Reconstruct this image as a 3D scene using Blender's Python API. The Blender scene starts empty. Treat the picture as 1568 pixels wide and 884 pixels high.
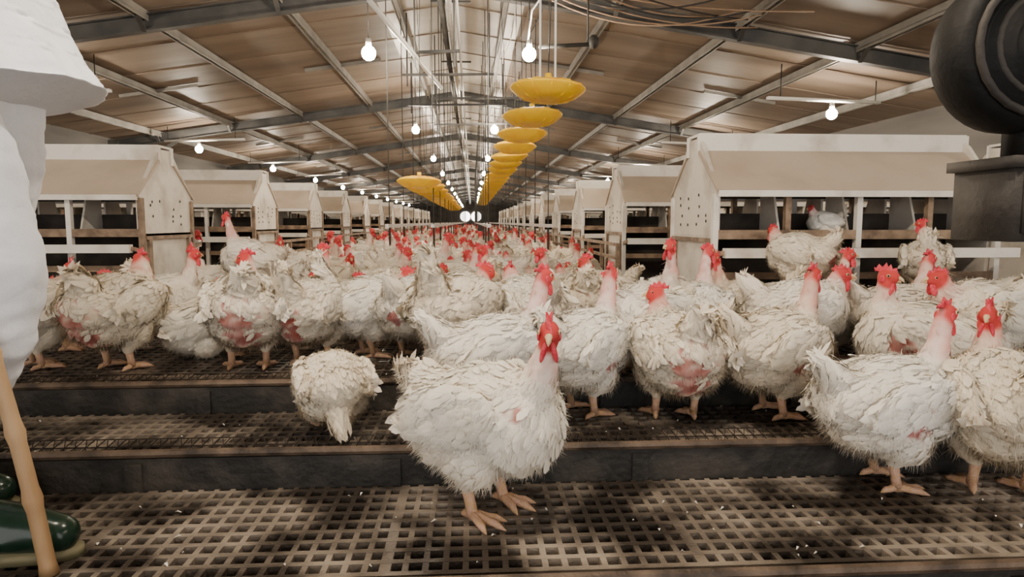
import bpy, bmesh, math, random
import numpy as np
from mathutils import Vector, Matrix, noise
random.seed(7); RNG=np.random.default_rng(7)
scn=bpy.context.scene
COL=scn.collection
# ---------------------------------------------------------------- materials
def mat(name,base,rough=.7,metal=0,noise_scale=None,c2=None,detail=4,bump=0,bump_scale=60,contrast=(.35,.65),emis=None,estr=0,spec=.4,stretch=None):
    m=bpy.data.materials.new(name); m.use_nodes=True
    nt=m.node_tree; b=nt.nodes['Principled BSDF']
    b.inputs['Base Color'].default_value=(*base,1); b.inputs['Roughness'].default_value=rough
    b.inputs['Metallic'].default_value=metal; b.inputs['Specular IOR Level'].default_value=spec
    if emis:
        b.inputs['Emission Color'].default_value=(*emis,1); b.inputs['Emission Strength'].default_value=estr
    tc=nt.nodes.new('ShaderNodeTexCoord'); src=tc.outputs['Object']
    if stretch:
        mp=nt.nodes.new('ShaderNodeMapping'); mp.inputs['Scale'].default_value=stretch
        nt.links.new(src,mp.inputs[0]); src=mp.outputs[0]
    if noise_scale:
        n=nt.nodes.new('ShaderNodeTexNoise'); n.inputs['Scale'].default_value=noise_scale; n.inputs['Detail'].default_value=detail
        r=nt.nodes.new('ShaderNodeValToRGB'); r.color_ramp.elements[0].position=contrast[0]; r.color_ramp.elements[1].position=contrast[1]
        r.color_ramp.elements[0].color=(*base,1); r.color_ramp.elements[1].color=(*c2,1)
        nt.links.new(src,n.inputs['Vector']); nt.links.new(n.outputs['Fac'],r.inputs[0]); nt.links.new(r.outputs[0],b.inputs['Base Color'])
    if bump:
        n2=nt.nodes.new('ShaderNodeTexNoise'); n2.inputs['Scale'].default_value=bump_scale; n2.inputs['Detail'].default_value=4
        bp=nt.nodes.new('ShaderNodeBump'); bp.inputs['Strength'].default_value=bump; bp.inputs['Distance'].default_value=.01
        nt.links.new(src,n2.inputs['Vector']); nt.links.new(n2.outputs['Fac'],bp.inputs['Height']); nt.links.new(bp.outputs[0],b.inputs['Normal'])
    return m
def attr_mat(name,rough=.85):
    m=bpy.data.materials.new(name); m.use_nodes=True; nt=m.node_tree; b=nt.nodes['Principled BSDF']
    a=nt.nodes.new('ShaderNodeAttribute'); a.attribute_name='Col'
    oi=nt.nodes.new('ShaderNodeObjectInfo')
    mx=nt.nodes.new('ShaderNodeMix'); mx.data_type='RGBA'; mx.blend_type='MULTIPLY'; mx.inputs[0].default_value=1
    cr=nt.nodes.new('ShaderNodeValToRGB'); cr.color_ramp.elements[0].color=(1,.985,.96,1); cr.color_ramp.elements[1].color=(.90,.83,.71,1)
    nt.links.new(oi.outputs['Random'],cr.inputs[0]); nt.links.new(a.outputs['Color'],mx.inputs[6]); nt.links.new(cr.outputs[0],mx.inputs[7])
    nt.links.new(mx.outputs[2],b.inputs['Base Color']); b.inputs['Roughness'].default_value=rough
    b.inputs['Specular IOR Level'].default_value=.1
    return m
M_feather=attr_mat('feathers')
M_comb=mat('comb_red',(.58,.02,.045),.45,0,90,(.72,.08,.11),bump=.4,bump_scale=250)
M_leg=mat('hen_leg',(.58,.36,.18),.55,0,70,(.66,.40,.29),bump=.5,bump_scale=300)
M_beak=mat('beak',(.66,.48,.27),.4)
M_eye=mat('hen_eye',(.02,.012,.01),.1)
M_slat=mat('slat_plastic',(.032,.024,.018),.42,0,4.5,(.40,.33,.26),9,.3,120,(.43,.70))
M_slat2=mat('slat_dark',(.03,.021,.015),.42,0,9,(.26,.20,.15),6,.3,120,(.42,.74))
M_board=mat('step_board',(.014,.012,.010),.65,0,9,(.075,.062,.050),7,.4,60,(.45,.8))
M_pipe=mat('rusty_pipe',(.04,.028,.02),.5,.2,14,(.16,.11,.075),5,.3,120)
M_wire=mat('wire',(.03,.022,.018),.5,.5)
M_litter=mat('litter',(.16,.11,.07),.95,0,25,(.34,.25,.16),8,.8,80)
M_under=mat('manure_pit',(.012,.009,.007),.95,0,8,(.035,.025,.018),6,.5,40)
M_ceil=mat('ceiling_panel',(.145,.105,.078),.55,0,1.3,(.26,.20,.152),5,.15,3,(.3,.7),stretch=(.35,2.2,1))
M_ceilr=mat('ridge_sheet',(.40,.37,.32),.4,.2,1.5,(.55,.51,.45),4,.1,5)
M_frame=mat('frame_steel',(.050,.050,.052),.5,.4,3,(.10,.098,.092),4)
M_purl=mat('purlin_steel',(.19,.18,.165),.5,.3,4,(.29,.27,.24),4)
M_wall=mat('side_curtain',(.10,.095,.09),.8,0,1.2,(.18,.165,.15),4,.3,3,stretch=(1,.3,2))
M_white=mat('white_board',(.78,.74,.67),.6,0,6,(.40,.32,.25),8,.2,30,(.50,.85))
M_tan=mat('lid_board',(.50,.41,.32),.7,0,3,(.38,.30,.22),6,.2,20,(.4,.75))
M_gab=mat('gable_board',(.70,.65,.57),.6,0,5,(.30,.24,.18),9,.2,30,(.48,.80))
M_wood=mat('perch_wood',(.34,.24,.16),.7,0,14,(.14,.095,.065),6,.4,60)
M_dark=mat('nest_shade_dark',(.025,.02,.016),.8,0,8,(.06,.048,.038))  # shade inside nests and gable holes, painted as near-black brown
M_yel=mat('yellow_plastic',(1.0,.60,.005),.4,0,9,(.92,.38,.0),5,0,20,(.48,.75))
M_pvc=mat('white_pvc',(.80,.78,.74),.3)
M_tube=mat('galvanised',(.62,.60,.57),.3,.7,20,(.45,.43,.40))
M_bulb=mat('bulb_glow',(1,1,1),.3,emis=(1.0,.87,.69),estr=620)
M_cable=mat('cable_black',(.03,.028,.025),.6)
M_cable2=mat('cable_brown',(.30,.20,.13),.6)
M_coat=mat('white_cotton',(.80,.82,.88),.85,0,3,(.72,.74,.81),4,.25,45)
M_skin=mat('skin',(.50,.30,.20),.5,0,20,(.56,.34,.24))
M_hair=mat('hair',(.02,.016,.013),.6,0,60,(.05,.04,.03),bump=.6,bump_scale=200)
M_boot=mat('green_rubber',(.006,.018,.011),.22,0,10,(.012,.03,.019))
M_sole=mat('boot_sole',(.16,.14,.075),.6)
M_bamboo=mat('bamboo',(.30,.175,.08),.5,0,12,(.46,.30,.16),5,.3,40,stretch=(1,1,.25))
M_black=mat('black_rubber',(.006,.006,.006),.6,0,15,(.014,.013,.012),bump=.2,spec=.2)
M_iron=mat('iron_box',(.035,.030,.026),.7,.1,12,(.065,.056,.048),5,.3,60)
M_fan=mat('daylight_pane',(.9,.9,.9),.5,emis=(1,.95,.85),estr=8)
# ---------------------------------------------------------------- mesh builder
class MB:
    def __init__(s): s.v=[]; s.f=[]; s.m=[]; s.c=[]; s.n=[]
    def add(s,vs,fs,mi=0,col=(1,1,1),nr=None):
        o=len(s.v); s.v.extend([tuple(v) for v in vs]); s.f.extend([tuple(i+o for i in f) for f in fs]); s.m.extend([mi]*len(fs))
        if isinstance(col,list): s.c.extend(col)
        else: s.c.extend([col]*len(vs))
        if nr is not None: s.n.append((o,nr))
    def box(s,c,sz,mi=0,rot=None):
        hx,hy,hz=[a/2 for a in sz]; vs=[Vector((x,y,z)) for x in(-hx,hx) for y in(-hy,hy) for z in(-hz,hz)]
        if rot is not None: vs=[rot@v for v in vs]
        c=Vector(c); vs=[v+c for v in vs]
        s.add(vs,[(0,1,3,2),(4,6,7,5),(0,4,5,1),(2,3,7,6),(0,2,6,4),(1,5,7,3)],mi)
    def bx(s,x0,x1,y0,y1,z0,z1,mi=0): s.box(((x0+x1)/2,(y0+y1)/2,(z0+z1)/2),(x1-x0,y1-y0,z1-z0),mi)
    def beam(s,a,b,w,h,mi=0):
        a=Vector(a);b=Vector(b);d=b-a;L=d.length;q=d.to_track_quat('X','Z').to_matrix()
        s.box((a+b)/2,(L,w,h),mi,q)
    def ell(s,c,r,mi=0,rot=None,n=10,col=(1,1,1)):
        vs=[];fs=[];c=Vector(c)
        for i in range(n+1):
            th=math.pi*i/n
            for j in range(2*n):
                ph=math.pi*j/n
                p=Vector((r[0]*math.sin(th)*math.cos(ph),r[1]*math.sin(th)*math.sin(ph),r[2]*math.cos(th)))
                if rot is not None:p=rot@p
                vs.append(p+c)
        for i in range(n):
            for j in range(2*n):
                a=i*2*n+j;b=i*2*n+(j+1)%(2*n); fs.append((a,a+2*n,b+2*n,b))
        s.add(vs,fs,mi,col)
    def tube(s,pts,rad,n=8,mi=0,col=(1,1,1),cap=True):
        pts=[Vector(p) for p in pts]; k=len(pts)
        if not hasattr(rad,'__len__'): rad=[rad]*k
        vs=[];fs=[];prev=None
        for i,p in enumerate(pts):
            t=(pts[min(i+1,k-1)]-pts[max(i-1,0)]).normalized()
            if prev is None:
                prev=t.orthogonal().normalized()
            nrm=(prev-t*prev.dot(t)).normalized(); prev=nrm; bn=t.cross(nrm)
            r=rad[i]; ra,rb=(r if hasattr(r,'__len__') else (r,r))
            for j in range(n):
                a=2*math.pi*j/n; vs.append(p+nrm*ra*math.cos(a)+bn*rb*math.sin(a))
        for i in range(k-1):
            for j in range(n):
                a=i*n+j;b=i*n+(j+1)%n; fs.append((a,b,b+n,a+n))
        if cap: fs.append(tuple(range(n-1,-1,-1))); fs.append(tuple(range((k-1)*n,k*n)))
        s.add(vs,fs,mi,col)
    def lathe(s,c,prof,n=24,mi=0,axis=None,close=False):
        c=Vector(c);vs=[];fs=[];k=len(prof)
        for r,z in prof:
            for j in range(n):
                a=2*math.pi*j/n;p=Vector((r*math.cos(a),r*math.sin(a),z))
                if axis is not None:p=axis@p
                vs.append(p+c)
        for i in range(k-1):
            for j in range(n):
                a=i*n+j;b=i*n+(j+1)%n; fs.append((a,b,b+n,a+n))
        s.add(vs,fs,mi)
    def mesh(s,name,mats,smooth=False,color=False):
        me=bpy.data.meshes.new(name); me.from_pydata(s.v,[],s.f)
        for m in mats: me.materials.append(m)
        me.polygons.foreach_set('material_index',s.m)
        if smooth: me.polygons.foreach_set('use_smooth',[True]*len(s.f))
        if color:
            a=me.color_attributes.new('Col','FLOAT_COLOR','POINT')
            arr=np.ones((len(s.v),4),dtype=np.float32); arr[:,:3]=np.array(s.c,dtype=np.float32); a.data.foreach_set('color',arr.ravel())
        me.update()
        if s.n:
            nn=np.zeros((len(s.v),3))
            for o,a in s.n: nn[o:o+len(a)]=a
            me.normals_split_custom_set_from_vertices(nn.tolist())
        return me
    def obj(s,name,mats,smooth=False,parent=None,loc=(0,0,0)):
        o=bpy.data.objects.new(name,s.mesh(name,mats,smooth)); COL.objects.link(o); o.location=loc
        if parent:o.parent=parent
        return o
def inst(name,me,loc,rz=0,sc=1,parent=None,tilt=(0,0)):
    o=bpy.data.objects.new(name,me); COL.objects.link(o); o.location=loc; o.rotation_euler=(tilt[0],tilt[1],rz)
    o.scale=(sc,sc,sc) if not hasattr(sc,'__len__') else sc
    if parent:o.parent=parent
    return o
def roty(a): return Matrix.Rotation(a,3,'Y')
def chain(pts,rad,dens=.3):
    out=[]
    for i in range(len(pts)-1):
        a,b=Vector(pts[i]),Vector(pts[i+1]);ra,rb=rad[i],rad[i+1]
        n=max(2,int((b-a).length/(min(ra,rb)*dens))+1)
        for k in range(n):
            t=k/n; r=ra*(1-t)+rb*t; out.append((a.lerp(b,t),(r,r,r),None))
    out.append((Vector(pts[-1]),(rad[-1],)*3,None)); return out
def blob(ells,voxel,it=6,sub=2,fac=.5):
    bm=bmesh.new()
    for c,r,rot in ells:
        M=Matrix.Translation(Vector(c))@(rot.to_4x4() if rot is not None else Matrix.Identity(4))@Matrix.Diagonal((*r,1))
        bmesh.ops.create_icosphere(bm,subdivisions=sub,radius=1,matrix=M)
    me=bpy.data.meshes.new('tmp'); bm.to_mesh(me); bm.free()
    o=bpy.data.objects.new('tmp',me); COL.objects.link(o)
    r=o.modifiers.new('r','REMESH'); r.mode='VOXEL'; r.voxel_size=voxel
    if it:
        sm=o.modifiers.new('s','SMOOTH'); sm.iterations=it; sm.factor=fac
    bpy.context.view_layer.update(); dg=bpy.context.evaluated_depsgraph_get()
    out=bpy.data.meshes.new_from_object(o.evaluated_get(dg))
    bpy.data.objects.remove(o); bpy.data.meshes.remove(me); return out
def fold(me,amp,scale=(8,8,3),seed=0):
    ns=[v.normal.copy() for v in me.vertices]
    for v,nn in zip(me.vertices,ns):
        p=Vector((v.co.x*scale[0],v.co.y*scale[1],v.co.z*scale[2]+seed))
        v.co+=nn*amp*(noise.noise(p)+.5*noise.noise(p*2.3))
# ---------------------------------------------------------------- HEN
def vnoise(P,s,seed=0):
    return np.array([noise.noise(Vector((p[0]*s+seed,p[1]*s,p[2]*s))) for p in P])
def build_hen(name,neck,nrad,head_yaw=0,head_pitch=0,tail=((-.16,0,.27),(-.205,0,.315)),patches=(),seed=0,pitch=11,crouch=0,pinkneck=1.0,step=.0,plump=1.1,cs=1.0):
    B=MB(); dz=-crouch
    R=roty(-math.radians(pitch))
    E=[((0,0,.230+dz),(.165,.122*plump,.106),R),((.080,0,.215+dz),(.102,.110*plump,.108),None),((-.045,0,.180+dz),(.128,.116*plump,.096),None),
       ((-.115,0,.225+dz),(.09,.098*plump,.082),None),
       ((-.02,.106*plump,.24+dz),(.135,.024,.068),R),((-.02,-.106*plump,.24+dz),(.135,.024,.068),R),
       ((.015+step,.066,.145+dz),(.066,.052,.075),roty(.25)),((.015-step,-.066,.145+dz),(.066,.052,.075),roty(.25))]
    if not crouch:
        E+=chain([(.0+step,.060,.11),(-.01+step,.057,.075)],[.036,.017])+chain([(-step,-.060,.11),(-.01-step,-.057,.075)],[.036,.017])
    ta,tb=Vector(tail[0])+Vector((0,0,dz)),Vector(tail[1])+Vector((0,0,dz))
    for k in range(7):
        t=k/6; p=ta.lerp(tb,t); w=.058*(1-t)+.028*t; E.append((p,(w*.62,w,w),None))
    neck=[Vector(p)+Vector((0,0,dz)) for p in neck]
    E+=chain(neck,nrad)
    hp=neck[-1]
    HM=Matrix.Translation(hp)@Matrix.Rotation(math.radians(head_yaw),4,'Z')@Matrix.Rotation(math.radians(head_pitch),4,'Y')
    HR=HM.to_3x3()
    E+=[(HM@Vector((.010,0,.004)),(.034,.0225,.025),HR),(HM@Vector((.026,0,-.004)),(.018,.016,.016),HR)]
    me=blob(E,.0058,5)
    nv=len(me.vertices); V=np.empty(nv*3,dtype=np.float64); me.vertices.foreach_get('co',V); V=V.reshape(-1,3)
    N=np.array([tuple(v.normal) for v in me.vertices])
    nz=vnoise(V,16,seed)+.6*vnoise(V,40,seed+9)
    def regions(P):
        hd=np.linalg.norm(P-np.array(HM@Vector((.016,0,0))),axis=1)
        best=np.full(len(P),9.); tt=np.zeros(len(P)); dirs=np.zeros((len(P),3)); L=len(neck)-1
        for i in range(L):
            a=np.array(neck[i]);b=np.array(neck[i+1]);d=b-a;t=np.clip(((P-a)@d)/(d@d),0,1)
            q=a+t[:,None]*d; dist=np.linalg.norm(P-q,axis=1); r=nrad[i]*(1-t)+nrad[i+1]*t
            s=dist/r; upd=s<best; best[upd]=s[upd]; tt[upd]=((i+t)/L)[upd]; dirs[upd]=(d/np.linalg.norm(d))
        isneck=(best<1.3)&(tt>.22)
        td=np.linalg.norm(P-np.array(ta.lerp(tb,.8)),axis=1)
        return hd,isneck,tt,dirs,td<.050
    def patchval(P):
        pv=np.full(len(P),-9.)
        for c,r in patches:
            c=np.array(c)+np.array((0,0,dz)); pv=np.maximum(pv,1-np.linalg.norm(P-c,axis=1)/r)
        return pv
    def pmask(P): 
        pv=patchval(P); n2=vnoise(P,38,seed+3)*.9; return pv+n2
    def colour(P,n):
        hd,isn,tt,_,tl=regions(P); pv=pmask(P)
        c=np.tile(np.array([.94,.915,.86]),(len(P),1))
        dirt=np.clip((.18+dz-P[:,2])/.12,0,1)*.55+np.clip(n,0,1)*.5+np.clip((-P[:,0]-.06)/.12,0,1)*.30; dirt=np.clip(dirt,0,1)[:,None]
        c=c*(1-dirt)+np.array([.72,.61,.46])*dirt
        k=(np.clip((tt-.3)/.35,0,1)*isn*pinkneck*(.8+n*.9))[:,None]; k=np.clip(k,0,1); c=c*(1-k)+np.array([.74,.44,.41])*k
        k=np.clip(pv*2.2,0,1)[:,None]; red=np.array([.55,.24,.22])+n[:,None]*np.array([.25,.25,.25]); c=c*(1-k)+red*k
        k=np.clip((.044-hd)/.010,0,1)[:,None]; c=c*(1-k)+np.array([.60,.07,.075])*k
        return np.clip(c,0.02,1)
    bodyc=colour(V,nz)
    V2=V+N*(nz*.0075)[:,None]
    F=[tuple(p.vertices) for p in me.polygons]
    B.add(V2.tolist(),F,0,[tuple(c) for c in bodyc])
    areas=np.array([p.area for p in me.polygons]); PN=np.array([tuple(p.normal) for p in me.polygons]); PC=np.array([tuple(p.center) for p in me.polygons])
    rg=np.random.default_rng(seed+1)
    def unit(a): return a/np.maximum(np.linalg.norm(a,axis=1),1e-6)[:,None]
    def sample(n):
        idx=rg.choice(len(areas),n,p=areas/areas.sum()); P=PC[idx]+rg.normal(0,.0025,(n,3)); nn=vnoise(P,16,seed)
        return P+PN[idx]*(nn*.0075)[:,None],PN[idx],nn
    # feathers
    P,Nn,n1=sample(3400); hd,isn,tt,dr,tl=regions(P); pv=pmask(P)
    keep=(hd>.046)&(pv<.0)&(P[:,2]>.11+dz)&~(isn&(tt>.5)&(rg.random(len(P))<.8))
    P,Nn,isn,tt,dr,tl,n1=P[keep],Nn[keep],isn[keep],tt[keep],dr[keep],tl[keep],n1[keep]; n=len(P)
    flow=np.tile(np.array([-1.,0,-.35]),(n,1)); flow[isn]=-dr[isn]; td=np.array((tb-ta).normalized()); flow[tl]=td
    front=(P[:,0]>.09)&~isn; flow[front]=np.array([-.5,0,-1.])
    sw=np.stack([vnoise(P,14,seed+20),vnoise(P,14,seed+40),vnoise(P,14,seed+60)],axis=1)
    flow+=rg.normal(0,.13,(n,3))+sw*.8; flow=unit(flow-Nn*np.sum(flow*Nn,axis=1)[:,None])
    side=np.cross(Nn,flow)
    Ln=.022+rg.random(n)*.015; Ln[isn]*=.6; Ln[tl]=.042+rg.random(tl.sum())*.028
    wing=(np.abs(P[:,1])>.10)&(P[:,2]>.19+dz)&(P[:,0]<.02); Ln[wing]*=1.5
    W=Ln*.5; W[isn]*=.8; W[tl]*=.6
    lift=.0+rg.random(n)*.11; lift[rg.random(n)<.05]+=.3
    prof=[(0,.5,0),(.35,1,.35),(.75,.8,.7),(1,0,.8)]
    rows=[];nr=[]
    for t,w,l in prof:
        c=P+Nn*(.0012+ (lift*l*Ln)[:,None])+flow*(t*Ln)[:,None]-Nn*((t**2)*Ln*.14)[:,None]
        if w>0:
            rows+= [c-side*(w*W/2)[:,None], c+side*(w*W/2)[:,None]]
            nr+=[unit(Nn-side*.28+flow*.15*t),unit(Nn+side*.28+flow*.15*t)]
        else: rows.append(c); nr.append(unit(Nn+flow*.3))
    A=np.stack(rows,axis=1).reshape(-1,3); NA=np.stack(nr,axis=1).reshape(-1,3)
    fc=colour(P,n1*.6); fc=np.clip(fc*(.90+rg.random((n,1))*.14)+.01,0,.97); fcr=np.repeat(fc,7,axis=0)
    Fs=[]
    for i in range(n):
        o=i*7; Fs+=[(o+2,o+3,o+1,o),(o+4,o+5,o+3,o+2),(o+6,o+5,o+4)]
    B.add(A.tolist(),Fs,0,[tuple(c) for c in fcr],NA)
    # fluff
    P,Nn,n1=sample(15000); hd,isn,tt,dr,tl=regions(P); pv=pmask(P)
    keep=(hd>.044)&((pv<.0)|(rg.random(len(P))<.25))&(P[:,2]>.085+dz)&~(isn&(rg.random(len(P))<.25+.65*(tt>.45))); P,Nn,n1=P[keep],Nn[keep],n1[keep]; n=len(P)
    d=unit(Nn*.65+np.array([-.5,0,-.55])+rg.normal(0,.35,(n,3))); sd=unit(np.cross(d,Nn))
    Ls=(.008+rg.random(n)**2*.020)[:,None]
    A=np.stack([P-sd*.0010,P+sd*.0010,P+d*Ls-np.array([0,0,.15])*Ls],axis=1).reshape(-1,3)
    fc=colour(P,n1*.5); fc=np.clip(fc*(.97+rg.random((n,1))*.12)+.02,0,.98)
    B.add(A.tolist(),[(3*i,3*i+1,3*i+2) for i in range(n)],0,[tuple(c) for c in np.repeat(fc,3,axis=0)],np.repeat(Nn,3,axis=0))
    bpy.data.meshes.remove(me)
    # comb
    def H(x,y,z): return HM@Vector((x,y,z))
    top=[(-.028,.012),(-.032,.026),(-.024,.024),(-.018,.038),(-.009,.029),(-.001,.044),(.007,.031),(.015,.041),(.020,.028),(.029,.032),(.034,.016),(.036,.006)]
    top=[(a*1.05,.010+(b-.010)*cs) for a,b in top]
    base=[(-.028+.064*i/11,.016-.010*(i/11)) for i in range(12)]
    vs=[];fs=[];K=12
    for s in(-1,1):
        for i in range(K):
            vs.append(H(base[i][0],s*.0055,base[i][1]))
        for i in range(K):
            vs.append(H((base[i][0]+top[i][0])/2,s*.0045+.003*math.sin(i*1.3+seed),(base[i][1]+top[i][1])/2))
        for i in range(K):
            vs.append(H(top[i][0],s*.0018+.006*math.sin(i*1.3+seed),top[i][1]))
    for s in(0,1):
        for r in(0,1):
            for i in range(K-1):
                a=s*36+r*12+i; q=(a,a+1,a+13,a+12); fs.append(q if s==0 else q[::-1])
    for i in range(K-1):
        a=24+i; fs.append((a,a+1,a+37,a+36))
    for e in(0,K-1):
        for r in(0,1):
            a=r*12+e; fs.append((a,a+12,a+48,a+36))
    B.add(vs,fs,1)
    for s in(-1,1):
        B.ell(H(.024,s*.011,-.033),(.013,.006,.024),1,HR@Matrix.Rotation(.25*s,3,'X'),7)
        B.ell(H(.002,s*.021,-.006),(.009,.004,.012),1,HR,6)
        B.ell(H(.018,s*.0205,.006),(.0055,.003,.0055),3,HR,6)
        B.ell(H(.0185,s*.0220,.006),(.0036,.0025,.0036),4,HR,5)
    B.tube([H(.030,0,.002),H(.042,0,.002),H(.053,0,-.003),H(.059,0,-.010)],[(.010,.009),(.0075,.007),(.0045,.0045),(.001,.001)],8,3)
    B.tube([H(.030,0,-.006),H(.042,0,-.008),H(.050,0,-.010)],[.007,.005,.001],8,3)
    if not crouch:
        for s in(-1,1):
            sx=step*s; y=.057*s
            B.tube([(-.006+sx,y,.098),(-.012+sx,y,.078),(-.004+sx,y,.045),(.004+sx,y,.014)],[.018,.0145,.0115,.013],10,2)
            for ang,L in((-30,.066),(0,.078),(30,.066),(165,.036)):
                a=math.radians(ang)*1.0; dx,dy=math.cos(a),math.sin(a)*1
                pts=[(.002+sx,y,.014)]+[(.004+sx+dx*L*t,y+dy*L*t,h) for t,h in((.25,.015),(.5,.011),(.75,.010),(.92,.006),(1.12,.002))]
                B.tube(pts,[.0115,.0100,.0088,.0085,.006,.0012],8,2)
    else:
        for s in(-1,1):
            for ang,L in((-25,.055),(0,.065),(25,.055)):
                a=math.radians(ang); pts=[(.09,.05*s,.010)]+[(.09+math.cos(a)*L*t,.05*s+math.sin(a)*L*t,h) for t,h in((.4,.010),(.8,.008),(1.1,.002))]
                B.tube(pts,[.009,.0075,.006,.0012],7,2)
    return B.mesh(name,[M_feather,M_comb,M_leg,M_beak,M_eye],True,True)
rear=(((-.19,0,.18),.06),((-.15,0,.125),.045))
HN={}
HN['hero']=build_hen('hen_hero',[(.085,0,.245),(.130,0,.305),(.150,0,.365),(.158,0,.415)],[.075,.043,.027,.022],-60,8,seed=1,tail=((-.16,0,.26),(-.22,0,.28)),patches=(((.13,-.085,.27),.022),))
HN['tall']=build_hen('hen_tall',[(.085,0,.25),(.130,0,.305),(.150,0,.37),(.162,0,.440)],[.073,.040,.026,.021],15,5,seed=2,patches=(((-.02,-.14,.19),.05),((.12,.07,.23),.045)),step=.02)
HN['tallb']=build_hen('hen_tall_turned',[(.085,0,.25),(.120,.005,.31),(.136,.01,.375),(.14,.012,.432)],[.073,.040,.026,.021],70,0,seed=3,patches=rear,tail=((-.16,0,.28),(-.20,0,.35)),step=-.02)
HN['long']=build_hen('hen_long_neck',[(.08,0,.25),(.11,0,.32),(.125,0,.39),(.145,0,.465)],[.07,.037,.025,.020],-35,-5,seed=12,pitch=18,patches=(((.05,-.13,.21),.05),),tail=((-.15,0,.24),(-.20,0,.25)))
HN['back']=build_hen('hen_head_back',[(.085,0,.25),(.105,.0,.305),(.098,.0,.36),(.105,.0,.410)],[.076,.042,.028,.022],150,5,seed=14,patches=(((.08,.12,.21),.04),),tail=((-.15,0,.27),(-.20,0,.30)))
HN['relax']=build_hen('hen_relaxed',[(.085,0,.25),(.145,0,.295),(.17,0,.345)],[.076,.042,.024],-20,5,seed=4,patches=(((-.19,0,.18),.045),))
HN['rear']=build_hen('hen_bare_rump',[(.085,0,.25),(.14,0,.31),(.15,0,.375)],[.076,.041,.024],60,5,seed=5,patches=(((-.19,.02,.19),.075),((-.14,0,.115),.06)),tail=((-.15,0,.29),(-.18,0,.325)),step=.015,plump=1.12)
HN['tailup']=build_hen('hen_tail_up',[(.085,0,.25),(.145,0,.28),(.18,0,.33)],[.076,.044,.024],-50,10,seed=6,patches=(((0,.14,.19),.045),),tail=((-.15,0,.29),(-.185,0,.385)))
HN['peck']=build_hen('hen_pecking',[(.085,0,.23),(.17,0,.20),(.225,0,.13),(.24,0,.075)],[.078,.046,.030,.025],0,55,seed=7,pitch=-8,patches=(((-.19,0,.19),.05),),tail=((-.16,0,.26),(-.21,0,.28)))
HN['droop']=build_hen('hen_droop_tail',[(.09,0,.20),(.16,0,.17),(.21,0,.10),(.225,0,.055)],[.078,.05,.034,.028],0,55,seed=8,pitch=5,crouch=.03,tail=((-.15,0,.18),(-.20,.0,.10)))
HN['sit']=build_hen('hen_sitting',[(.085,0,.25),(.125,0,.31),(.14,0,.365)],[.078,.044,.024],-30,5,seed=9,crouch=.075,patches=(((-.19,0,.19),.05),))
placed=[]
def hen(kind,x,y,z,yaw,sc=1.0,parent=None,name='white_hen'):
    placed.append((x,y)); return inst(name,HN[kind],(x,y,z),math.radians(yaw),sc,parent)
L1,L2,L3=0.0,.07,.14
for a in [
 ('hero',.03,1.46,L1,-38,1.02),('tall',.06,1.86,L2,25,.96),('droop',-.385,1.84,L2,108,.74),
 ('tall',.33,1.98,L2,48,.95),('rear',.60,1.93,L2,95,.95),('tall',.90,1.93,L2,25,.95),
 ('tall',1.02,1.56,L1,12,.96),('back',1.27,1.50,L1,75,1.02),('peck',.56,2.2,L3,205,.9),
 ('long',.80,2.32,L3,60,.86),('relax',1.10,2.20,L3,10,.95),('back',1.38,1.98,L2,160,1.0),
 ('rear',-1.23,2.38,L3,80,1.0),('rear',-1.53,2.42,L3,60,.92),('rear',-.78,2.36,L3,105,1.0),('tallb',-.58,2.44,L3,75,.92),
 ('tailup',-.40,2.55,L3,30,.92),('sit',-1.02,2.60,L3,20,.88),('relax',-.22,2.52,L3,70,.92),
 ('tailup',-.05,2.28,L3,60,1.0),('relax',.20,2.42,L3,110,.94),('long',1.32,2.42,L3,30,.82),('tall',1.50,2.3,L3,10,.86),
 ('relax',1.66,2.1,L3,190,.95),('tallb',1.05,2.5,L3,150,.85),('rear',.45,2.62,L3,80,.92)]:
    hen(*a)
hen('relax',1.33,2.66,L3+.215,120,.75); hen('tallb',1.86,2.66,L3+.215,60,.66); hen('sit',1.62,3.02,.59,170,.42)
hen('long',-1.06,3.30,L3+.165,175,.78)
flock=bpy.data.objects.new('hen_flock',None); COL.objects.link(flock)
kinds=['tall','tallb','relax','back','rear','relax','tailup','sit','peck','long','sit','back']
def fill(x0,x1,y0,y1,sp,tries,s0=.76,s1=.92):
    global placed
    for _ in range(tries):
        x=random.uniform(x0,x1);y=random.uniform(y0,y1)
        if any(abs(x-a)<sp and (x-a)**2+(y-b)**2<sp*sp for a,b in placed): continue
        hen(random.choice(kinds),x,y,L3,random.uniform(0,360),random.uniform(s0,s1),flock,'flock_hen')
fill(-1.30,.80,2.40,6.0,.275,2500)
fill(-2.4,-1.45,2.6,2.95,.28,200); fill(.88,2.4,2.3,2.5,.25,300)
fill(-1.32,.88,6,14,.27,3000)
placed=[p for p in placed if p[1]>13]
fill(-1.3,.88,14,34,.36,3000)
placed=[]
for k in range(6):
    fill(-3.2,-1.9,4.45+1.75*k,4.85+1.75*k,.3,40); fill(1.3,2.6,3.85+1.75*k,4.2+1.75*k,.3,40)
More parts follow.
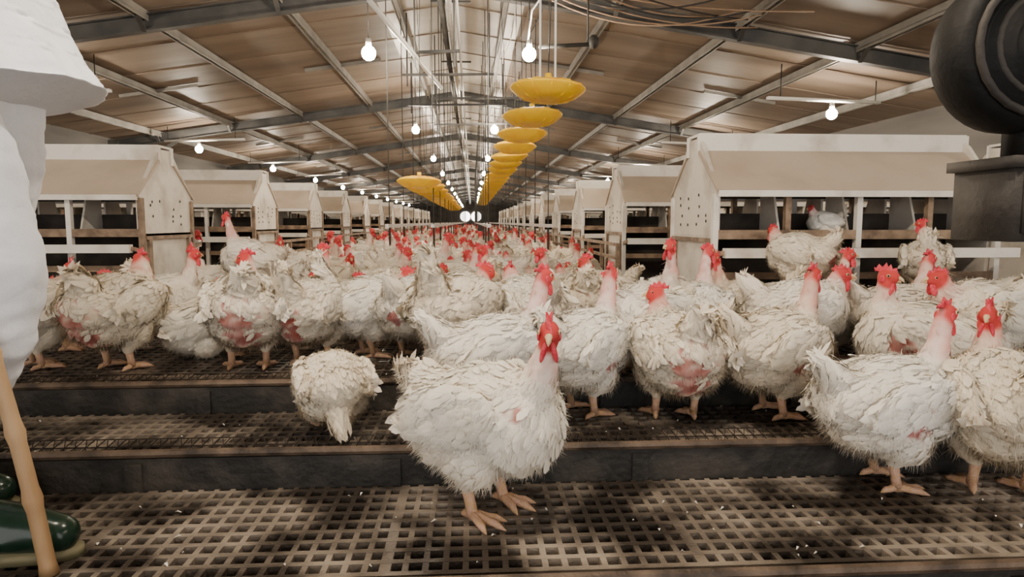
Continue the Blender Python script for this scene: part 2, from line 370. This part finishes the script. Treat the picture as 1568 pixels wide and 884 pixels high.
# ---------------------------------------------------------------- floor
def slat(name,x0,x1,y0,y1,z,px=.038,py=.045,m=M_slat,off=0):
    b=MB()
    x=x0; k=0
    while x<x1:
        seam=(k%16==0); w=.022 if seam else .012
        b.bx(x-w/2,x+w/2,y0,y1,z-.028,z-.0005,0); x+=px; k+=1
    y=y0+.006
    while y<y1:
        b.bx(x0,x1,y-.0075,y+.0075,z-.022,z,0); y+=py
    return b.obj(name,[m])
slat('slatted_floor',-2.6,2.8,1.195,1.625,L1)
slat('slatted_floor',-2.6,2.8,.1,1.15,L1-.09,m=M_slat2)
slat('slatted_floor',-3.2,3.2,1.665,2.055,L2,m=M_slat)
slat('slatted_floor',-4.0,4.0,2.10,5.5,L3,px=.045,py=.05,m=M_slat2)
b=MB(); b.bx(-6.2,5.8,-4,75,-.45,-.40); b.obj('floor',[M_under])
b=MB(); b.bx(-6.1,5.7,5.5,74.9,L3-.12,L3-.002); b.obj('litter_bed',[M_litter])
def step(y,z0,z1):
    b=MB(); b.bx(-3.6,3.8,y-.012,y+.012,z0-.06,z1,0)
    for x in np.arange(-3.3,3.7,.62): b.bx(x-.02,x+.02,y-.020,y-.012,z0-.05,z1-.01,0)
    b.tube([(-3.6+i*.74,y-.006,z1+.010+.002*math.sin(i*2)) for i in range(11)],.011,8,1)
    b.obj('step_board',[M_board,M_pipe])
step(1.64,L1,L2+.008); step(2.075,L2,L3+.006); step(1.172,-.09,-.010)
def wiremesh(y,z,h,dy):
    b=MB(); n=0
    for k in range(3):
        t=k/2; b.tube([(-3.4,y+dy*t,z+h*t),(3.6,y+dy*t,z+h*t)],.0016,5,0)
    x=-3.4
    while x<3.5:
        b.tube([(x,y,z),(x+.02,y+dy,z+h)],.0013,4,0); b.tube([(x+.02,y,z),(x,y+dy,z+h)],.0013,4,0); x+=.026
    b.obj('wire_mesh_strip',[M_wire])
wiremesh(1.675,L2+.003,.024,.05); wiremesh(2.11,L3+.003,.026,.05)
b=MB()
for k in range(130):
    lv=random.choice([(1.22,1.6,L1),(1.22,1.6,L1),(1.7,2.04,L2),(2.12,2.3,L3)])
    x=random.uniform(-1.8,1.8);y=random.uniform(lv[0],lv[1]);a=random.uniform(0,6.3);L=random.uniform(.006,.016);w=L*.22;z=lv[2]+.002
    d=Vector((math.cos(a),math.sin(a),0));s=Vector((-d.y,d.x,0))
    b.add([Vector((x,y,z))-s*w*.3,Vector((x,y,z))+s*w*.3,Vector((x,y,z+.004))+d*L*.6+s*w,Vector((x,y,z+.004))+d*L*.6-s*w,Vector((x,y,z+.001))+d*L],[(0,1,2,3),(3,2,4)],0)
b.obj('loose_feathers',[M_white])
# ---------------------------------------------------------------- shell
RX,RZ,SL=-.2,2.98,.15
XL,XR=-6.2,5.8
def rz(x): return RZ-abs(x-RX)*SL
Y0,Y1=-4,75
b=MB()
for s,xe in((-1,XL),(1,XR)):
    xs=[RX,RX+s*.75,xe]
    for i in range(2):
        a,c=xs[i],xs[i+1]
        vs=[(a,Y0,rz(a)),(c,Y0,rz(c)),(c,Y1,rz(c)),(a,Y1,rz(a)),(a,Y0,rz(a)+.05),(c,Y0,rz(c)+.05),(c,Y1,rz(c)+.05),(a,Y1,rz(a)+.05)]
        b.add(vs,[(0,1,2,3),(4,7,6,5),(0,4,5,1),(2,6,7,3),(0,3,7,4),(1,5,6,2)],1 if i==0 else 0)
for k in range(70):
    y=.5+k*1.0
    for s,xe in((-1,XL),(1,XR)):
        b.beam((RX+s*.05,y,rz(RX+s*.05)-.004),(xe,y,rz(xe)-.004),.018,.012,0)
b.obj('ceiling',[M_ceil,M_ceilr])
b=MB(); b.bx(XL-.1,XL,Y0,Y1,-.4,rz(XL)+.05); b.obj('wall_left',[M_wall])
b=MB(); b.bx(XR,XR+.1,Y0,Y1,-.4,rz(XR)+.05); b.obj('wall_right',[M_wall])
b=MB(); b.bx(XL,XR,Y1,Y1+.1,-.4,RZ+.05); b.obj('wall_end',[M_wall])
for x in(-.75,.45):
    b=MB(); b.lathe((x,Y1-.03,1.25),[(0,0),(.5,0),(.5,.02),(.56,.02),(.56,0)],24,0,Matrix.Rotation(math.pi/2,3,'X')); b.obj('window_1' if x<0 else 'window_2',[M_fan])
for y in [0.9+5.6*i for i in range(13)]:
    b=MB(); dz=.12
    for s,xe in((-1,XL),(1,XR)):
        a=(RX,y,rz(RX)-dz);c=(xe-s*.02,y,rz(xe)-dz)
        b.beam(a,c,.012,.14,0); b.beam((a[0],y,a[2]+.07),(c[0],y,c[2]+.07),.09,.012,0); b.beam((a[0],y,a[2]-.07),(c[0],y,c[2]-.07),.09,.012,0)
        b.bx(min(xe,xe-s*.16),max(xe,xe-s*.16),y-.05,y+.05,-.4,rz(xe)-.05,0)
        b.beam((xe-s*.1,y,rz(xe)-.7),(xe-s*1.2,y,rz(xe-s*1.2)-.18),.05,.05,0)
        for d in(.55,1.55,2.75,3.95,5.15):
            x=RX+s*d; b.beam((x,y-.16,rz(x)-.09),(x,y-.03,rz(x)-.20),.04,.02,0)
    b.obj('roof_frame',[M_frame])
b=MB()
for d in(.55,1.55,2.75,3.95,5.15):
    for s in(-1,1):
        x=RX+s*d; z=rz(x)-.045
        b.bx(x-.03,x+.03,Y0,Y1,z-.035,z+.03,0); b.bx(x-.03,x-.022,Y0,Y1,z-.06,z-.03,0); b.bx(x+.022,x+.03,Y0,Y1,z-.06,z-.03,0)
b.obj('roof_purlins',[M_purl])
b=MB()
for i in range(12):
    y=.9+5.6*i
    for s in(-1,1):
        for d in(1.0,3.4):
            x=RX+s*d
            b.beam((x,y+2.8,rz(x)-.03),(x+s*1.0,y+2.8,rz(x+s)-.03),.04,.04,0)
b.obj('roof_struts',[M_purl])
# ---------------------------------------------------------------- nest boxes
def nestbox(xa,xb,yc,gx):
    b=MB(); g=L3; d=.31
    def gable(x,s):
        pr=[(-.25,g),(.25,g),(.27,.56),(d,.60),(d,.79),(.20,.90),(.11,1.0),(.06,1.035),(-.06,1.035),(-.11,1.0),(-.20,.90),(-d,.79),(-d,.60),(-.27,.56)]
        n=len(pr); vs=[(x,yc+p[0],p[1]) for p in pr]+[(x+s*.018,yc+p[0],p[1]) for p in pr]
        fs=[tuple(range(n)),tuple(range(2*n-1,n-1,-1))]+[(i,(i+1)%n,n+(i+1)%n,n+i) for i in range(n)]
        b.add(vs,fs,0)
        o=x-s*.002
        for yy in(-.19,-.08,.06,.17):
            for zz in(.645,.685,.725,.765):
                if random.random()<.75: b.ell((o,yc+yy+random.uniform(-.018,.018),zz+random.uniform(-.012,.012)),(.002,.007,.008),4,None,4)
        b.bx(min(x,x-s*.015),max(x,x-s*.015),yc-.28,yc+.28,.56,.578,3)
        for yy in(-.24,.24): b.bx(min(x,x-s*.015),max(x,x-s*.015),yc+yy-.015,yc+yy+.015,g,.56,3)
    gable(xa,1); gable(xb,-1)
    L=xb-xa
    for s in(-1,1):
        b.beam((xa-.01,yc+s*.075,1.005),(xb+.01,yc+s*.075,1.005),.012,.095,1)
        vs=[(xa-.008,yc+s*.078,.965),(xb+.008,yc+s*.078,.965),(xb+.008,yc+s*.335,.775),(xa-.008,yc+s*.335,.775)]
        vs+=[(v[0],v[1]+s*.008,v[2]+.012) for v in vs]
        b.add(vs,[(0,1,2,3),(7,6,5,4),(0,4,5,1),(1,5,6,2),(2,6,7,3),(3,7,4,0)],2)
        b.bx(xa,xb,yc+s*.335-.008,yc+s*.335+.008,.758,.785,1)
        b.bx(xa,xb,yc+s*.30-.012,yc+s*.30+.012,.575,.615,3)
        b.bx(xa-.0,xb,yc+s*.42-.02,yc+s*.42+.02,.50,.54,1)
        b.bx(xa,xb,yc+s*.30-.01,yc+s*.30+.01,.40,.43,3)
        n=max(3,int(L/.31))
        for i in range(n+1):
            x=xa+L*i/n
            b.bx(x-.012,x+.012,yc+s*.30-.014,yc+s*.30+.014,g,.77,3 if i%2 else 1)
            b.beam((x,yc+s*.29,.50),(x,yc+s*.42,.52),.02,.02,3)
            if 0<i<n:
                vs=[(x,yc+s*.02,.60),(x,yc+s*.22,.60),(x,yc+s*.10,.93),(x,yc+s*.02,.93)]; vs+=[(v[0]+.01,v[1],v[2]) for v in vs]
                b.add(vs,[(0,1,2,3),(7,6,5,4),(0,4,5,1),(1,5,6,2),(2,6,7,3),(3,7,4,0)],0)
    b.bx(xa,xb,yc-.08,yc+.08,1.045,1.057,1)
    b.bx(xa,xb,yc-.29,yc+.29,.575,.59,4)
    b.bx(xa+.02,xb-.02,yc-.008,yc+.008,.15,.575,4)  # dark middle panels, added to deepen the shade under and inside the nest
    b.bx(xa+.02,xb-.02,yc-.006,yc+.006,.59,.69,4); b.bx(xa+.02,xb-.02,yc-.006,yc+.006,.76,1.0,4)
    b.obj('nest_box',[M_gab,M_white,M_tan,M_wood,M_dark])
for i in range(14):
    nestbox(1.05,2.33,3.17+1.75*i,1); nestbox(-3.4,-1.66,3.80+1.75*i,-1)
for i in range(6):
    nestbox(2.75,4.6,3.4+1.75*i,1)
for x0,x1,y,z in((1.10,2.4,2.66,.33),(-1.30,-.80,3.30,.28)):
    b=MB(); b.bx(x0,x1,y-.02,y+.02,z,z+.025,0)
    for x in(x0+.02,(x0+x1)/2,x1-.02): b.bx(x-.015,x+.015,y-.015,y+.015,L3,z,0)
    b.obj('perch_rail',[M_wood])
for x in(-1.46,.96):
    b=MB(); 
    for k in range(40):
        y=4.4+k*.55; b.bx(x-.012,x+.012,y-.012,y+.012,L3,.50,0)
    b.bx(x-.012,x+.012,4.4,26,.40,.42,0); b.bx(x-.012,x+.012,4.4,26,.49,.51,0)
    b.obj('aisle_railing',[M_wood])
# ---------------------------------------------------------------- bulbs
def bulbmesh(cl):
    b=MB(); b.ell((0,0,0),(.060,.060,.062),0,None,8)  # globe oversized so its shape stands in for the bulb's bloom
    b.lathe((0,0,0),[(.0,.12),(.024,.12),(.026,.062),(.020,.054)],12,1); b.tube([(0,0,.11),(0,0,cl)],.005,6,2)
    return b.mesh('pendant',[M_bulb,M_pvc,M_cable],True)
bm_c=bulbmesh(.80)
for k in range(-1,13):
    y=5.95+4.8*k
    inst('hanging_bulb',bm_c,(-.87,y,rz(-.87)-.80)); inst('hanging_bulb',bm_c,(.50 if k==0 else .36,y,rz(.4)-.80))
def battenmesh(s):
    b=MB(); b.ell((0,0,0),(.060,.060,.062),0,None,8); b.lathe((0,0,0),[(.0,.12),(.026,.12),(.027,.062),(.02,.054)],12,1)  # same oversized globe, bloom built into the shape
    b.beam((-.55*s,0,.13),(.75*s,0,.17),.06,.03,1); b.tube([(-.5*s,0,.13),(-.5*s,0,.37)],.006,6,2); b.tube([(.6*s,0,.16),(.6*s,0,.54)],.006,6,2)
    return b.mesh('batten',[M_bulb,M_pvc,M_cable],True)
bl,br=battenmesh(1),battenmesh(-1)
for k in range(-2,11):
    y=7.5+4.2*k
    inst('batten_lamp',bl,(-4.55,y,1.86)); inst('batten_lamp',br,(4.05,y,1.86))
# ---------------------------------------------------------------- yellow feeder pans
def panmesh(cl):
    b=MB()
    b.lathe((0,0,0),[(0,-.052),(.07,-.052),(.115,-.046),(.155,-.028),(.185,-.006),(.197,.006),(.200,.012),(.192,.020),(.165,.030),(.12,.040),(.07,.046),(.03,.050),(0,.05)],36,0)
    for j in range(12):
        a=j*math.pi/6; b.tube([(.04*math.cos(a),.04*math.sin(a),.052),(.12*math.cos(a),.12*math.sin(a),.044),(.19*math.cos(a),.19*math.sin(a),.022)],.004,5,0)
        b.tube([(.07*math.cos(a),.07*math.sin(a),-.053),(.13*math.cos(a),.13*math.sin(a),-.041),(.192*math.cos(a),.192*math.sin(a),.002)],.0035,5,0)
    b.tube([(0,0,.045),(0,0,.09)],.018,10,0); b.tube([(.0,0,.08),(.0,0,cl)],.0025,6,1)
    return b.mesh('feeder_pan',[M_yel,M_cable],True)
pz=1.335; pm=panmesh(rz(.4)-pz)
for k in range(26): inst('yellow_feeder_pan',pm,(.40,3.60+.90*k,pz),sc=(1,1,1),tilt=(random.uniform(-.07,.07),random.uniform(-.07,.07)))
pm2=panmesh(rz(-.47)-1.0)
for k in range(14): inst('yellow_feeder_pan',pm2,(-.47,6.1+.90*k,1.0),tilt=(random.uniform(-.07,.07),random.uniform(-.07,.07)))
b=MB(); b.tube([(.44,3.60,1.39),(.44,3.60,rz(.44))],.006,8,0); b.tube([(.36,3.60,1.39),(.36,3.60,rz(.36))],.006,8,0); b.obj('pan_hanger_rods',[M_pvc])
for x in(-.75,-.35,.15,.70):
    b=MB()
    b.bx(x-.015,x+.015,6,40,.60,.63,0)
    for k in range(26):
        y=6.2+k*1.3; b.tube([(x,y,.61),(x,y,rz(x))],.005,5,1); b.tube([(x,y,.61),(x,y,L3)],.010,5,1)
    b.obj('drinker_line',[M_tube,M_cable])
b=MB()
b.tube([(-.20,Y0+1,2.62),(-.20,Y1-.5,2.62)],.028,12,0); b.tube([(-.13,Y0+1,2.66),(-.13,Y1-.5,2.66)],.014,8,1)
b.bx(-.30,-.25,Y0+1,Y1-.5,2.63,2.70,2)
for k in range(30):
    y=1.8+2.4*k; b.tube([(-.2,y,2.63),(-.2,y,rz(-.2))],.006,6,2); b.beam((-.38,y,2.72),(.0,y,2.72),.02,.02,2)
b.obj('overhead_feed_line',[M_tube,M_pvc,M_frame],True)
b=MB(); b.tube([(-.75,5.2,2.28),(-.30,7.0,2.0)],.02,10,0); b.tube([(-.75,5.2,2.28),(-.75,5.2,rz(-.75))],.006,6,1); b.tube([(-.30,7.0,2.0),(-.30,7.0,rz(-.3))],.006,6,1); b.obj('feed_drop_tube',[M_pvc,M_cable],True)
for y,x0,x1,z in((6.2,-.55,-.1,2.15),(7.6,-.75,.25,2.25),(8.6,-.5,.6,2.18),(9.8,-.9,.5,2.3),(11.0,-.6,.6,2.2)):
    b=MB(); b.beam((x0,y,z),(x1,y,z+.02),.025,.025,0)
    for x in(x0+.05,x1-.05): b.tube([(x,y,z-.12),(x,y,rz(x))],.008,6,0)
    b.obj('hanging_bracket',[M_frame])
b=MB()
for i in range(9):
    x0,y0=.45+.1*random.random(),5.5+random.random()*.8; x1=2.0+random.random()*.9; y1=5.6+random.random()*.8
    pts=[]
    for k in range(15):
        t=k/14; x=x0+(x1-x0)*t; y=y0+(y1-y0)*t; sag=(.08+.02*i)*4*t*(1-t)
        pts.append((x,y,rz(x)-.10-sag))
    b.tube(pts,.007,6,i%2)
pts=[(.49,5.95,2.20),(.50,5.7,2.38),(.58,5.5,2.45),(.62,5.2,2.55),(.60,4.8,2.75),(.60,4.6,rz(.6))]; b.tube(pts,.008,6,2)
for i in range(5):
    x0=.2+.12*i; pts=[(x0+.03*math.sin(k*1.1+i),4.5+k*.6,rz(x0)-.06-.05*abs(math.sin(k*.9+i))) for k in range(22)]; b.tube(pts,.006,5,i%3)
b.obj('draped_cables',[M_cable2,M_cable,M_pvc],True)
b=MB(); b.tube([(.58,5.9,2.14),(1.05,5.9,2.17)],.018,8,0); b.tube([(1.0,5.9,2.17),(1.0,5.9,rz(1.0)-.01)],.008,6,0); b.ell((1.05,5.9,2.19),(.05,.05,.06),0,None,8); b.obj('motion_sensor',[M_cable],True)
# ---------------------------------------------------------------- hanging winch motor (near right)
b=MB(); AX=Matrix.Rotation(math.pi/2,3,'X')
cx,cy,cz=.985,1.20,.955
b.lathe((cx,cy+.06,cz),[(0,-.02),(.05,-.02),(.055,0),(.095,0),(.10,.012),(.125,.012),(.140,.03),(.145,.06),(.140,.10),(.125,.118),(.10,.118),(.095,.13),(.055,.13),(.05,.14),(0,.14)],40,0,AX)
for rr in(.118,.085): b.tube([(cx+rr*math.cos(t*math.pi/12),cy-.066,cz+rr*math.sin(t*math.pi/12)) for t in range(25)],.007,8,1)
b.lathe((cx,cy-.03,cz),[(0,0),(.03,0),(.035,.02),(0,.03)],20,1,AX)
b.bx(cx+.01,cx+.16,cy-.02,cy+.03,.77,.95,0)
b.bx(.945,1.18,cy-.07,cy+.08,.615,.755,1); b.bx(.935,1.19,cy-.08,cy+.09,.745,.765,1)
for i in range(5): b.bx(.96+.045*i,.975+.045*i,cy-.075,cy-.07,.63,.74,1)
b.bx(cx+.03,cx+.06,cy+.01,cy+.03,1.0,rz(cx)+.0,1)
b.obj('hanging_winch_motor',[M_black,M_iron],True)
# ---------------------------------------------------------------- worker
W=bpy.data.objects.new('farm_worker',None); COL.objects.link(W)
def part(name,me,m):
    me.materials.clear(); me.materials.append(m); me.polygons.foreach_set('use_smooth',[True]*len(me.polygons)); me.name=name
    o=bpy.data.objects.new(name,me); COL.objects.link(o); o.parent=W; return o
yy=1.33; X=-1.02
E=[((X-.02,yy+.09,.93),(.12,.16,.12),None)]
LEG=((yy-.02,-.890,-1.03),(yy+.21,-1.10,-1.30))
for y,kx,fx in LEG:
    E+=chain([(X-.01,y+(.02 if y<1.4 else -.02),.90),((X+.01+kx)/2+.01,y,.75),(kx,y,.56),(kx-.020,y,.46),((fx+kx)/2+.005,y,.36),(fx,y,.27)],[.112,.100,.086,.082,.076,.068])
me=blob(E,.010,6); fold(me,.007,(6,6,16),3); fold(me,.004,(20,20,34),5); part('trousers',me,M_coat)
E=[]
for i in range(30):
    t=i/29; z=.87+t*.60
    rx=.150+.03*max(0,(.5-t)*2)**2; ry=.200+.025*max(0,(.5-t)*2)**2
    if t>.85: f=(t-.85)/.15; rx*=1-.45*f; ry*=1-.40*f
    E.append(((X+.01+.02*max(0,1-2*t)**1.5,yy+.09,z),(rx,ry,.03),None))
E+=chain([(X,yy-.10,1.43),(X-.06,yy-.17,1.25),(X-.06,yy-.17,1.15),(X-.01,yy-.13,1.03)],[.072,.062,.056,.048])
E+=chain([(X,yy+.28,1.43),(X-.01,yy+.36,1.2),(X-.03,yy+.38,1.1),(X-.02,yy+.38,.96)],[.072,.06,.055,.045])
me=blob(E,.009,5); fold(me,.009,(13,13,2.5),8); fold(me,.002,(30,30,12),2)
for v in me.vertices:
    t=max(0,min(1,(1.25-v.co.z)/.37))
    if v.co.x>X-.05 and abs(v.co.y-yy-.09)<.27: v.co.x+=.062*t*t*min(1,(v.co.x-X+.05)/.15)
    if v.co.z<.885: v.co.z=.885+(v.co.z-.885)*.2
    if v.co.z<1.1 : v.co.z+=max(0,v.co.x-X)*.16*(1.1-v.co.z)/.2
part('coat',me,M_coat)
E=[((X,yy+.09,1.62),(.095,.075,.115),None),((X+.035,yy+.09,1.575),(.06,.058,.07),None),((X+.10,yy+.09,1.60),(.018,.012,.022),None),((X+.088,yy+.09,1.555),(.012,.024,.008),None)]
E+=chain([(X-.01,yy+.09,1.44),(X,yy+.09,1.55)],[.062,.055])
for s in(-1,1): E.append(((X-.005,yy+.09+s*.077,1.60),(.018,.009,.03),None))
part('head',blob(E,.006,4),M_skin)
part('hair',blob([((X-.02,yy+.09,1.655),(.095,.082,.095),None),((X-.045,yy+.09,1.62),(.07,.08,.10),None)],.008,3),M_hair)
b=MB()
for s in(-1,1): b.ell((X+.083,yy+.09+s*.032,1.625),(.012,.014,.009),0,None,7); b.ell((X+.092,yy+.09+s*.032,1.625),(.005,.006,.006),1,None,6)
b.obj('eyes',[M_white,M_eye],True,W)
def hand(px,py,pz):
    E=[((px-.01,py+.005,pz),(.034,.016,.045),None)]+chain([(px-.02,py+.01,pz+.07),(px-.012,py+.006,pz+.03)],[.027,.026])
    for i,L in enumerate((.030,.034,.032,.026)):
        z=pz+.028-i*.019
        E+=chain([(px+.012,py,z),(px+.012+L*.9,py,z-.002),(px+.012+L*1.1,py-.022,z-.003),(px+.012+L*.5,py-.042,z-.004)],[.0095,.009,.0085,.0075])
    E+=chain([(px-.02,py-.004,pz+.03),(px-.012,py-.03,pz+.025),(px+.012,py-.045,pz+.018)],[.012,.0105,.009])
    return blob(E,.0035,3)
part('hand_grip',hand(-1.0,1.249,1.06),M_skin)
part('hand_rest',hand(X-.10,yy+.375,.88),M_skin)
b=MB()
for (y,kx,fx) in LEG:
    n=20
    secs=[((fx-.01,y,.34),.078,.070),((fx-.01,y,.25),.070,.064),((fx-.005,y,.16),.060,.055),((fx+.005,y,.115),.066,.055)]
    b.tube([s[0] for s in secs],[(s[1],s[2]) for s in secs],n,0)
    E=chain([(fx-.02,y,.10),(fx-.03,y,.055)],[.058,.048])+chain([(fx,y,.085),(fx+.08,y,.066),(fx+.16,y,.054),(fx+.225,y-.006,.046)],[.056,.052,.048,.038])
    E.append(((fx+.13,y,.045),(.12,.054,.034),None))
    me=blob(E,.007,4)
    for v in me.vertices: v.co.z=max(v.co.z,.018)
    part('boot',me,M_boot)
    out=[]
    for a in range(28):
        t=2*math.pi*a/28; px_=math.cos(t);py_=math.sin(t); out.append((fx+.10+.165*px_,y+.046*py_*(1+.15*px_)))
    vs=[(p[0],p[1],.0) for p in out]+[(p[0],p[1],.020) for p in out]
    b.add(vs,[tuple(range(27,-1,-1)),tuple(range(28,56))]+[(i,(i+1)%28,28+(i+1)%28,28+i) for i in range(28)],1)
b.obj('boot_shafts',[M_boot,M_sole],True,W)
b=MB(); A=Vector((-.785,1.235,0.0)); Bp=Vector((-1.0,1.225,1.25)); pts=[];rad=[]
n=60
for i in range(n+1):
    t=i/n; p=A.lerp(Bp,t); p.x+=.006*math.sin(t*9); pts.append(p); f=(t*9)%1; rad.append(.0145-.003*t+(.003 if min(f,1-f)<.06 else 0))
b.tube(pts,rad,14,0); b.obj('bamboo_stick',[M_bamboo],True)
# ---------------------------------------------------------------- world + camera
w=bpy.data.worlds.new('World'); scn.world=w; w.use_nodes=True
w.node_tree.nodes['Background'].inputs[0].default_value=(1,.96,.92,1); w.node_tree.nodes['Background'].inputs[1].default_value=2.8
cam=bpy.data.cameras.new('camera'); co=bpy.data.objects.new('camera',cam); COL.objects.link(co)
cam.sensor_width=36; cam.lens=36*1050/1600; cam.clip_start=.02; cam.clip_end=200
co.location=(0,0,.65); co.rotation_euler=(math.radians(90-5.66),0,math.radians(-3.38)); scn.camera=co
